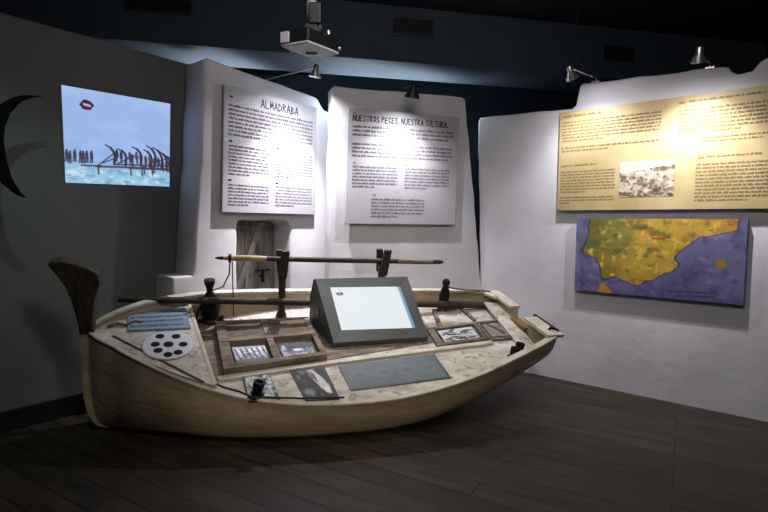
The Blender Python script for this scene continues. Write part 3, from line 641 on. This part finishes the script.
# forked posts carrying the spar
def fork(x, y, H, s):
    mb = MB()
    mb.tube([(x-.004, y, 0), (x-.002, y, .03), (x, y, .06), (x, y, .34), (x, y, .42), (x, y, .45)], [.05*s, .045*s, .03*s, .033*s, .04*s, .042*s], 10, flat=1)
    f_y = .034
    mb.hexa([(x-.04*s, y-f_y-.03, .40), (x+.035*s, y-f_y-.03, .40), (x+.035*s, y-f_y, .40), (x-.04*s, y-f_y, .40)], [(x-.01, y-f_y-.034, H), (x+.055*s, y-f_y-.034, H), (x+.055*s, y-f_y, H), (x-.01, y-f_y, H)])
    mb.hexa([(x-.04*s, y+f_y, .40), (x+.035*s, y+f_y, .40), (x+.035*s, y+f_y+.03, .40), (x-.04*s, y+f_y+.03, .40)], [(x-.055*s, y+f_y, H-.025), (x+.0, y+f_y, H-.025), (x+.0, y+f_y+.03, H-.025), (x-.055*s, y+f_y+.03, H-.025)])
    mb.hexa([(x-.035*s, y-f_y-.03, .40), (x+.035*s, y-f_y-.03, .40), (x+.035*s, y+f_y+.03, .40), (x-.035*s, y+f_y+.03, .40)], [(x-.035*s, y-f_y-.03, .475), (x+.035*s, y-f_y-.03, .475), (x+.035*s, y+f_y+.03, .475), (x-.035*s, y+f_y+.03, .475)])
    dpart(mb, 'forked_post', DARKW, .006)
fork(1.36, .51, .635, 1.0)
fork(2.235, .51, .64, 1.0)
# iron bollards by the far gunwale
b = MB().lathe([(.08, 0), (.085, .02), (.066, .04), (.075, .10), (.082, .14), (.068, .19), (.04, .245), (.026, .27), (.026, .30), (.042, .345), (.044, .375), (.03, .378)], 18, (.775, .475, .005))
b.tube([(.69, .45, .03), (.66, .40, .012)], .014, 8).tube([(.85, .44, .03), (.90, .41, .012)], .016, 8).tube([(.71, .44, .17), (.68, .43, .12), (.66, .42, .02)], .009, 8).tube([(.84, .43, .04), (.88, .42, .07)], .014, 8)
dpart(b, 'mooring_bollard', IRON, 0, 40)
b = MB().lathe([(.055, 0), (.05, .03), (.046, .08), (.05, .14), (.036, .21), (.026, .235), (.036, .26), (.038, .285), (.025, .305)], 16, (2.885, .555, .0))
dpart(b, 'mooring_bollard', IRON, 0, 40)
# thole pins on the near gunwale
def pin(x, y, h0, lean, ht, r):
    b = MB().lathe([(r*.8, 0), (r*.9, ht*.4), (r*1.05, ht*.8), (r, ht), (r*.7, ht), (r*.65, ht*.85)], 14, (x, y, h0), lean)
    b.tube([(x-.05, y-.02, h0+.012), (x, y-.045, h0+.02), (x+.05, y-.02, h0+.012), (x+.04, y+.03, h0+.012), (x-.03, y+.035, h0+.012)], .011, 8)
    dpart(b, 'thole_pin', IRON, 0, 50)
pin(1.125, -.62, .002, (.25, .1, 1), .115, .038)
pin(3.13, -.40, .015, (.3, .25, 1), .10, .042)
pin(3.215, -.325, .02, (.2, .2, 1), .09, .036)

# ------------------------------------------------------------------ things lying on the boat (deck coordinates x, y, height)
def on(x, y, h_): return DM@T(x, y, h_)
# upper spar and lower pole
o = Vector((.822, .51, .557)); e = Vector((2.805, .51, .501))
spar = thing('spar', 'long thin spar lying across two forked posts above the boat', 'spar', on(*o))
L_ = e-o; pt = lambda t: L_*t
MB().tube([pt(t) for t in (.19, .3, .5, .7, .9, .985, 1)], [.021, .022, .024, .023, .021, .02, .012], 12).build('shaft', DARKW, spar, smooth=50)
MB().tube([pt(t) for t in (.03, .06, .1, .14, .19, .21)], [.014, .021, .026, .028, .024, .02], 12).build('pale_grip', PALEW, spar, smooth=50)['label'] = 'pale worn wooden grip'
MB().tube([pt(t) for t in (0, .015, .032)], [.005, .012, .015], 10).build('tip', IRON, spar, smooth=50)
MB().tube([pt(.052), pt(.064)], .036, 12).build('binding', CORD, spar, smooth=50)
MB().tube([pt(.78), pt(.86), pt(.95)], [.0245, .024, .023], 12).build('worn_patch', mat('worn_grey_wood', col(140, 128, 112), col(96, 86, 74), 8, .7, stretch=(1, 6, 6)), spar, smooth=50)
pole = MB().tube([(.118, .350, .285), (.2, .3545, .2787), (.6, .3765, .248), (1.3, .415, .194), (2.2, .4645, .125), (3.1, .514, .056), (3.36, .528, .036)], [.02, .024, .026, .031, .033, .033, .03], 14).build('wooden_pole', DARKW, None, DM, smooth=50)
tag(pole, 'long dark wooden pole along the far side of the boat, behind the monitor', 'pole')
cord = MB().tube([o+pt(.058)+Vector((0, 0, -.03)), Vector((.93, .5, .42)), Vector((.88, .49, .31)), Vector((.80, .475, .285))], .006, 8).tube([o+pt(.062)+Vector((.01, 0, -.03)), Vector((.955, .52, .3)), Vector((.958, .52, .15)), Vector((.958, .52, .012))], .005, 6).build('cord', CORD, None, DM)
tag(cord, 'dark cord hanging from the left tip of the upper spar', 'cord')
rope = MB().tube([(2.90, .52, .24), (2.98, .54, .215), (3.10, .565, .19), (3.22, .58, .175), (3.30, .583, .168), (3.37, .575, .16)], .008, 8).build('rope', ROPE, None, DM)
tag(rope, 'thin rope from the far right bollard to the stern corner', 'rope')
rope2 = MB().tube([(.84, -.50, .066), (.92, -.545, .045), (1.02, -.58, .028), (1.10, -.645, .024), (1.25, -.668, .022), (1.42, -.70, .022), (1.55, -.712, .024), (1.70, -.725, .022)], .007, 8).build('rope', CORD, None, DM)
tag(rope2, 'thin dark rope along the near gunwale past the left thole pin', 'rope')

# signs on the foredeck
FM = BM@T(0, 0, fw(0))@Matrix.Rotation(math.atan(.08), 4, 'Y')
bq = [(.190, .325), (.600, .400), (.662, .105), (.239, .050)]
bp_ = thing('text_plaque', 'small blue plaque with pale text lines on the foredeck', 'plaque', FM@T(.42, .24, .0))
q = [(x-.42, y-.24) for x, y in bq]
MB().quadprism(q[::-1], .001, .014).build('plate', mat('blue_plaque', col(124, 142, 162), col(114, 132, 152), 5, .5), bp_, bevel=.002)
def bil(q, u, v): 
    a = lerp(q[0], q[1], u); b = lerp(q[3], q[2], u); return lerp(a, b, v)
Pq = lambda u, v: (*bil(q, u, v), .0153)
ASP[0] = .7
BINK = mat('dark_blue_ink', col(70, 86, 116), rough=.6); PINK_ = mat('pale_blue_ink', col(166, 186, 206), rough=.6)
for i, (v0, v1) in enumerate([(.14, .24), (.36, .46), (.56, .66), (.78, .88)]):
    mb = MB(); text_rows(mb, .16, .94, v0, v1, 1, Pq, .95, fill=.75, seed=50+i)
    mb.add([Pq(*k) for k in ((.05, v0), (.09, v0), (.09, v0+.09), (.05, v0+.09))], [(0, 3, 2, 1)]); mb.build('printed_text', BINK, bp_)
for v0 in (.30, .50, .71, .93): MB().add([Pq(*k) for k in ((.04, v0), (.95, v0), (.95, v0+.022), (.04, v0+.022))], [(0, 3, 2, 1)]).build('rule_line', PINK_, bp_)
ds = thing('round_plate', 'round white plate with eight black holes on the foredeck', 'plate', FM@T(.535, -.115, .0))
MB().lathe([(.168, .001), (.172, .006), (.168, .014)], 48).build('disc', mat('white_disc_paint', col(206, 206, 214), rough=.5), ds, smooth=30)
hm = MB()
for x, y in [(0, 0), (-.07, .098), (.038, .10), (-.087, -.002), (.096, .003), (-.058, -.075), (.073, -.095), (.012, -.122)]:
    hm.lathe([(.03 if (x, y) != (0, 0) else .034, .0135), (.03 if (x, y) != (0, 0) else .034, .0152)], 20, (x, y, 0))
hm.build('holes', mat('black_hole_lining', col(10, 10, 14), rough=.9), ds)

# photographs
def photo(name, label, q, h0, painter, W=44, H=36, border=(210, 205, 195), edge=WHTP, cat='photograph', seed=0, th=.008):
    cx = sum(p[0] for p in q)/4; cy = sum(p[1] for p in q)/4; ql = [(x-cx, y-cy) for x, y in q]
    t = thing(name, label, cat, on(cx, cy, h0), 'photographs and plaques shown on the boat deck')
    MB().quadprism(ql[::-1], 0, th).build('backing', edge, t, bevel=.001)
    cv = Canvas(W, H, (120, 120, 124)); painter(cv, seed)
    r = [bil(ql, u, v) for u, v in ((.03, .04), (.97, .04), (.97, .96), (.03, .96))]
    cv.build('print', [(*p, th+.0012) for p in r], picture_mat(name+'_print', 0, .65), t)
    return t
def pa_rows(cv, s):                              # pale bodies in a row over a dark ground
    cv.a[:] = (176, 180, 190)
    for i in range(6):
        x = .06+i*.165
        cv.poly([(x, .12), (x+.11, .10), (x+.16, .45), (x+.10, .75), (x+.05, .5)], (226, 228, 236)); cv.line([(x+.02, .15), (x+.06, .55), (x+.1, .82)], .06, (64, 66, 78), 1.2)
    cv.blend((cv.v-.72)*6, (96, 100, 112)); cv.blend((cv.noise(9, 7, s, 3)-.5)*2.5, (60, 62, 72))
def pa_group(cv, s):
    cv.a[:] = (150, 154, 164); cv.blend((cv.v < .35).astype(float)*.9, (48, 52, 64))
    for x, y, rx, ry, c_ in [(.12, .3, .06, .2, (170, 176, 190)), (.3, .4, .1, .14, (60, 64, 76)), (.5, .35, .16, .12, (44, 48, 58)), (.72, .3, .12, .14, (52, 56, 66)), (.5, .5, .14, .1, (196, 206, 222)), (.85, .6, .12, .2, (120, 124, 130)), (.35, .7, .2, .12, (110, 112, 118))]: cv.disc(x, y, rx, ry, c_, .4)
    cv.blend((cv.noise(10, 8, s, 3)-.55)*4, (34, 36, 44))
def pa_net(cv, s):
    cv.a[:] = (150, 152, 160); cv.blend((cv.noise(8, 8, s, 3)-.48)*6, (210, 212, 218)); cv.blend((cv.noise(11, 9, s+3, 3)-.55)*7, (50, 54, 62))
def pa_fish(cv, s):
    cv.a[:] = (38, 38, 42); cv.blend((cv.noise(8, 8, s, 3)-.6)*6, (104, 104, 108))
    cv.poly([(.50, .04), (.66, .10), (.80, .34), (.90, .62), (.88, .86), (.74, .84), (.60, .62), (.50, .36)], (196, 192, 188)); cv.poly([(.52, .06), (.62, .18), (.60, .5), (.50, .3)], (90, 90, 92))
    cv.disc(.8, .72, .09, .10, (226, 222, 216), .6); cv.disc(.22, .78, .16, .12, (128, 126, 126), .8); cv.line([(.44, .03), (.48, .3)], .03, (170, 168, 166)); cv.disc(.56, .04, .1, .05, (180, 178, 176), .6)
def pa_boats(cv, s):
    cv.a[:] = (186, 188, 186)
    rg = random.Random(s)
    for i in range(40):
        x, y = rg.uniform(.05, .85), rg.uniform(.1, .9); a = rg.uniform(-.2, .25); c_ = rg.choice([(34, 44, 54), (50, 62, 72), (80, 92, 98), (26, 32, 40), (170, 176, 176)])
        cv.line([(x, y), (x+.13, y+a*.7)], rg.uniform(.05, .11), c_, 1.2)
    cv.blend((cv.noise(10, 8, s, 3)-.66)*5, (214, 214, 208))
def pa_carcass(cv, s):
    cv.a[:] = (120, 114, 106); cv.blend((cv.noise(6, 6, s, 3)-.5)*3, (150, 144, 134)); cv.line([(.3, .1), (.42, .3), (.5, .42), (.62, .55), (.72, .85)], .13, (58, 48, 42)); cv.line([(.42, .3), (.75, .34)], .07, (66, 54, 46)); cv.line([(.66, .5), (.84, .8)], .05, (70, 60, 52))
def pa_fishes(cv, s):
    cv.a[:] = (98, 108, 112); cv.blend((cv.noise(6, 5, s, 3)-.45)*1.6, (84, 94, 98))
    for i in range(4):
        x = .13+i*.245
        cv.disc(x, .5, .085, .2, (108, 118, 120), .9); cv.disc(x, .5, .05, .1, (90, 100, 106), .9)
photo('photograph', 'black and white photo of fishermen in a row, in left cell of brown frame', [(.950, -.02), (1.206, -.014), (1.240, -.232), (.994, -.256)], .028, pa_rows, seed=2, edge=BLKP)
photo('photograph', 'dark photo of men hauling, in right cell of brown frame beside the monitor', [(1.296, -.018), (1.556, -.012), (1.582, -.19), (1.332, -.216)], .028, pa_group, seed=5, edge=BLKP)
photo('photograph', 'small pale photo behind the left thole pin on near side deck', [(1.037, -.367), (1.221, -.364), (1.285, -.672), (1.082, -.675)], .002, pa_net, seed=8, edge=BLKP)
photo('photograph', 'dark photo of a large pale fish on near side deck', [(1.369, -.350), (1.623, -.330), (1.672, -.715), (1.447, -.708)], .002, pa_fish, seed=4, edge=BLKP)
photo('text_plaque', 'large grey green plaque of fish drawings on near side deck below monitor', [(1.725, -.322), (2.515, -.245), (2.53, -.575), (1.765, -.635)], .002, pa_fishes, 90, 36, edge=HOUSE, cat='plaque', seed=6)
photo('photograph', 'bluish photo of jumbled tuna in brown frame right of monitor', [(2.655, .105), (3.02, .16), (3.015, -.045), (2.655, -.095)], .010, pa_boats, seed=17, edge=BLKP)
photo('photograph', 'brown photo of a cut fish, rightmost on the deck near the stern', [(3.114, .19), (3.332, .215), (3.304, -.042), (3.108, -.052)], .010, pa_carcass, seed=7, edge=BLKP)

# window-like wooden frames round the photographs
def wframe(label, q, h0, h1, bars, panels, m_=OLDW, grp=None):
    cx = sum(p[0] for p in q)/4; cy = sum(p[1] for p in q)/4; ql = [(x-cx, y-cy) for x, y in q]
    t = thing('wooden_tray', label, 'wooden frame', on(cx, cy, h0), 'old wooden frames lying on the boat')
    for nm, (u0, u1, v0, v1), dz in bars:
        r = [bil(ql, u, v) for u, v in ((u0, v1), (u1, v1), (u1, v0), (u0, v0))]
        MB().quadprism(r, 0, h1-h0+dz).build(nm, m_, t, bevel=.004)
    for (u0, u1, v0, v1), mm_ in panels:
        r = [bil(ql, u, v) for u, v in ((u0, v1), (u1, v1), (u1, v0), (u0, v0))]
        MB().quadprism(r, .002, .018 if mm_ is not LIDM else h1-h0-.010).build('panel', mm_, t)
LIDM = mat('dusty_brown_boards', col(106, 92, 80), col(78, 66, 56), 5, .85, bump=.4, bscale=20, chips=col(146, 136, 124), chip_scale=14, chip_amt=.63)
FL = [(.815, .345), (1.575, .362), (1.652, -.252), (.915, -.372)]
wframe('brown wooden window frame of four cells, left of the monitor', FL, .008, .072,
       [('rail', (0, 1, 0, .045), 0), ('rail', (0, 1, .40, .49), .004), ('rail', (0, 1, .92, 1), 0), ('stile', (0, .10, .045, .40), 0), ('stile', (0, .10, .49, .92), 0), ('stile', (.47, .535, .045, .40), 0), ('stile', (.47, .535, .49, .92), .002), ('stile', (.94, 1, .045, .40), 0), ('stile', (.94, 1, .49, .92), 0)],
       [((.10, .47, .045, .40), LIDM), ((.535, .94, .045, .40), LIDM), ((.10, .47, .49, .92), OLDW), ((.535, .94, .49, .92), OLDW)])
FR = [(2.575, .150), (3.075, .215), (3.06, -.085), (2.575, -.152)]
bars4 = [('rail', (0, 1, 0, .12), 0), ('rail', (0, 1, .87, 1), 0), ('stile', (0, .13, .12, .87), 0), ('stile', (.93, 1, .12, .87), 0)]
wframe('brown wooden frame round the tuna photo right of monitor', FR, .0005, .03, bars4, [])
wframe('thin brown wooden frame round the rightmost photo near the stern', [(3.084, .225), (3.365, .265), (3.33, -.085), (3.074, -.098)], .0005, .026, [('rail', (0, 1, 0, .08), 0), ('rail', (0, 1, .91, 1), 0), ('stile', (0, .07, .08, .91), 0), ('stile', (.93, 1, .08, .91), 0)], [])

# ------------------------------------------------------------------ monitor console
mon = thing('display_monitor', 'grey metal console monitor with bright white screen on the boat', 'monitor', on(1.725, -.06, 0))
U = Vector((1, .02, 0)).normalized(); V = Vector((-.115, .4, .40)); V = V*(.553/math.hypot(.4, .4))
N_ = U.cross(V).normalized()
o0 = Vector((0, 0, .012))
W_ = .806
base0 = [o0, o0+Vector((-.145, .465, 0)), o0+Vector((-.112, .455, .30)), o0+V+Vector((-.004, .03, .0)), o0+V, o0+Vector((0, 0, .03))]
pr = [o0, o0+Vector((0, 0, .028)), o0+Vector((0, 0, .028))+V, o0+Vector((0, 0, .028))+V+Vector((-.010, .028, -.012)), o0+Vector((-.143, .442, .25)), o0+Vector((-.143, .442, 0))]
MB().prism(pr, U*W_).build('housing', HOUSE, mon, bevel=.008)
o1 = o0+Vector((0, 0, .028))
def F(u, v, d=0): return o1+U*u+V*(v/.553)+N_*d
ou = [F(.0, .0), F(W_, .0), F(W_, .553), F(.0, .553)]
sc_ = [F(.095, .105), F(.722, .09), F(.712, .462), F(.105, .475)]
mb = MB(); tops = [F(.004, .004, .016), F(W_-.004, .004, .016), F(W_-.004, .549, .016), F(.004, .549, .016)]
inn2 = [p+N_*.012 for p in sc_]; deep = [p+N_*.002 for p in sc_]
for i in range(4):
    j = (i+1) % 4
    mb.add([tops[i], tops[j], inn2[j], inn2[i]], [(0, 1, 2, 3)]); mb.add([ou[i], ou[j], tops[j], tops[i]], [(0, 1, 2, 3)]); mb.add([inn2[i], inn2[j], deep[j], deep[i]], [(0, 1, 2, 3)])
mb.build('bezel', HOUSE, mon)
cv = Canvas(110, 70, (232, 240, 244)); cv.blend((cv.u-.945)*60, (108, 158, 186))  # right strip: blue screen light on the bezel reveal, put into the picture
cv.poly([(.058, .165), (.085, .125), (.112, .135), (.14, .12), (.172, .155), (.14, .195), (.09, .20)], (120, 30, 56)); cv.poly([(.085, .162), (.112, .15), (.146, .158), (.112, .176)], (236, 214, 222))
scr = cv.build('screen', [p+N_*.004 for p in (sc_[3], sc_[2], sc_[1], sc_[0])], picture_mat('screen_light', .92), mon)
for x, y in ((.05, .06), (.74, .08), (-.02, .38), (.64, .40)): MB().lathe([(.02, -.006), (.02, .014)], 12, (x, y, .0)).build('foot', BLKP, mon)
MB().lathe([(.03, 0), (.03, .006)], 16, o0+Vector((-.085, .28, .17)), (-1, -.1, 0)).build('side_grommet', BLKP, mon)
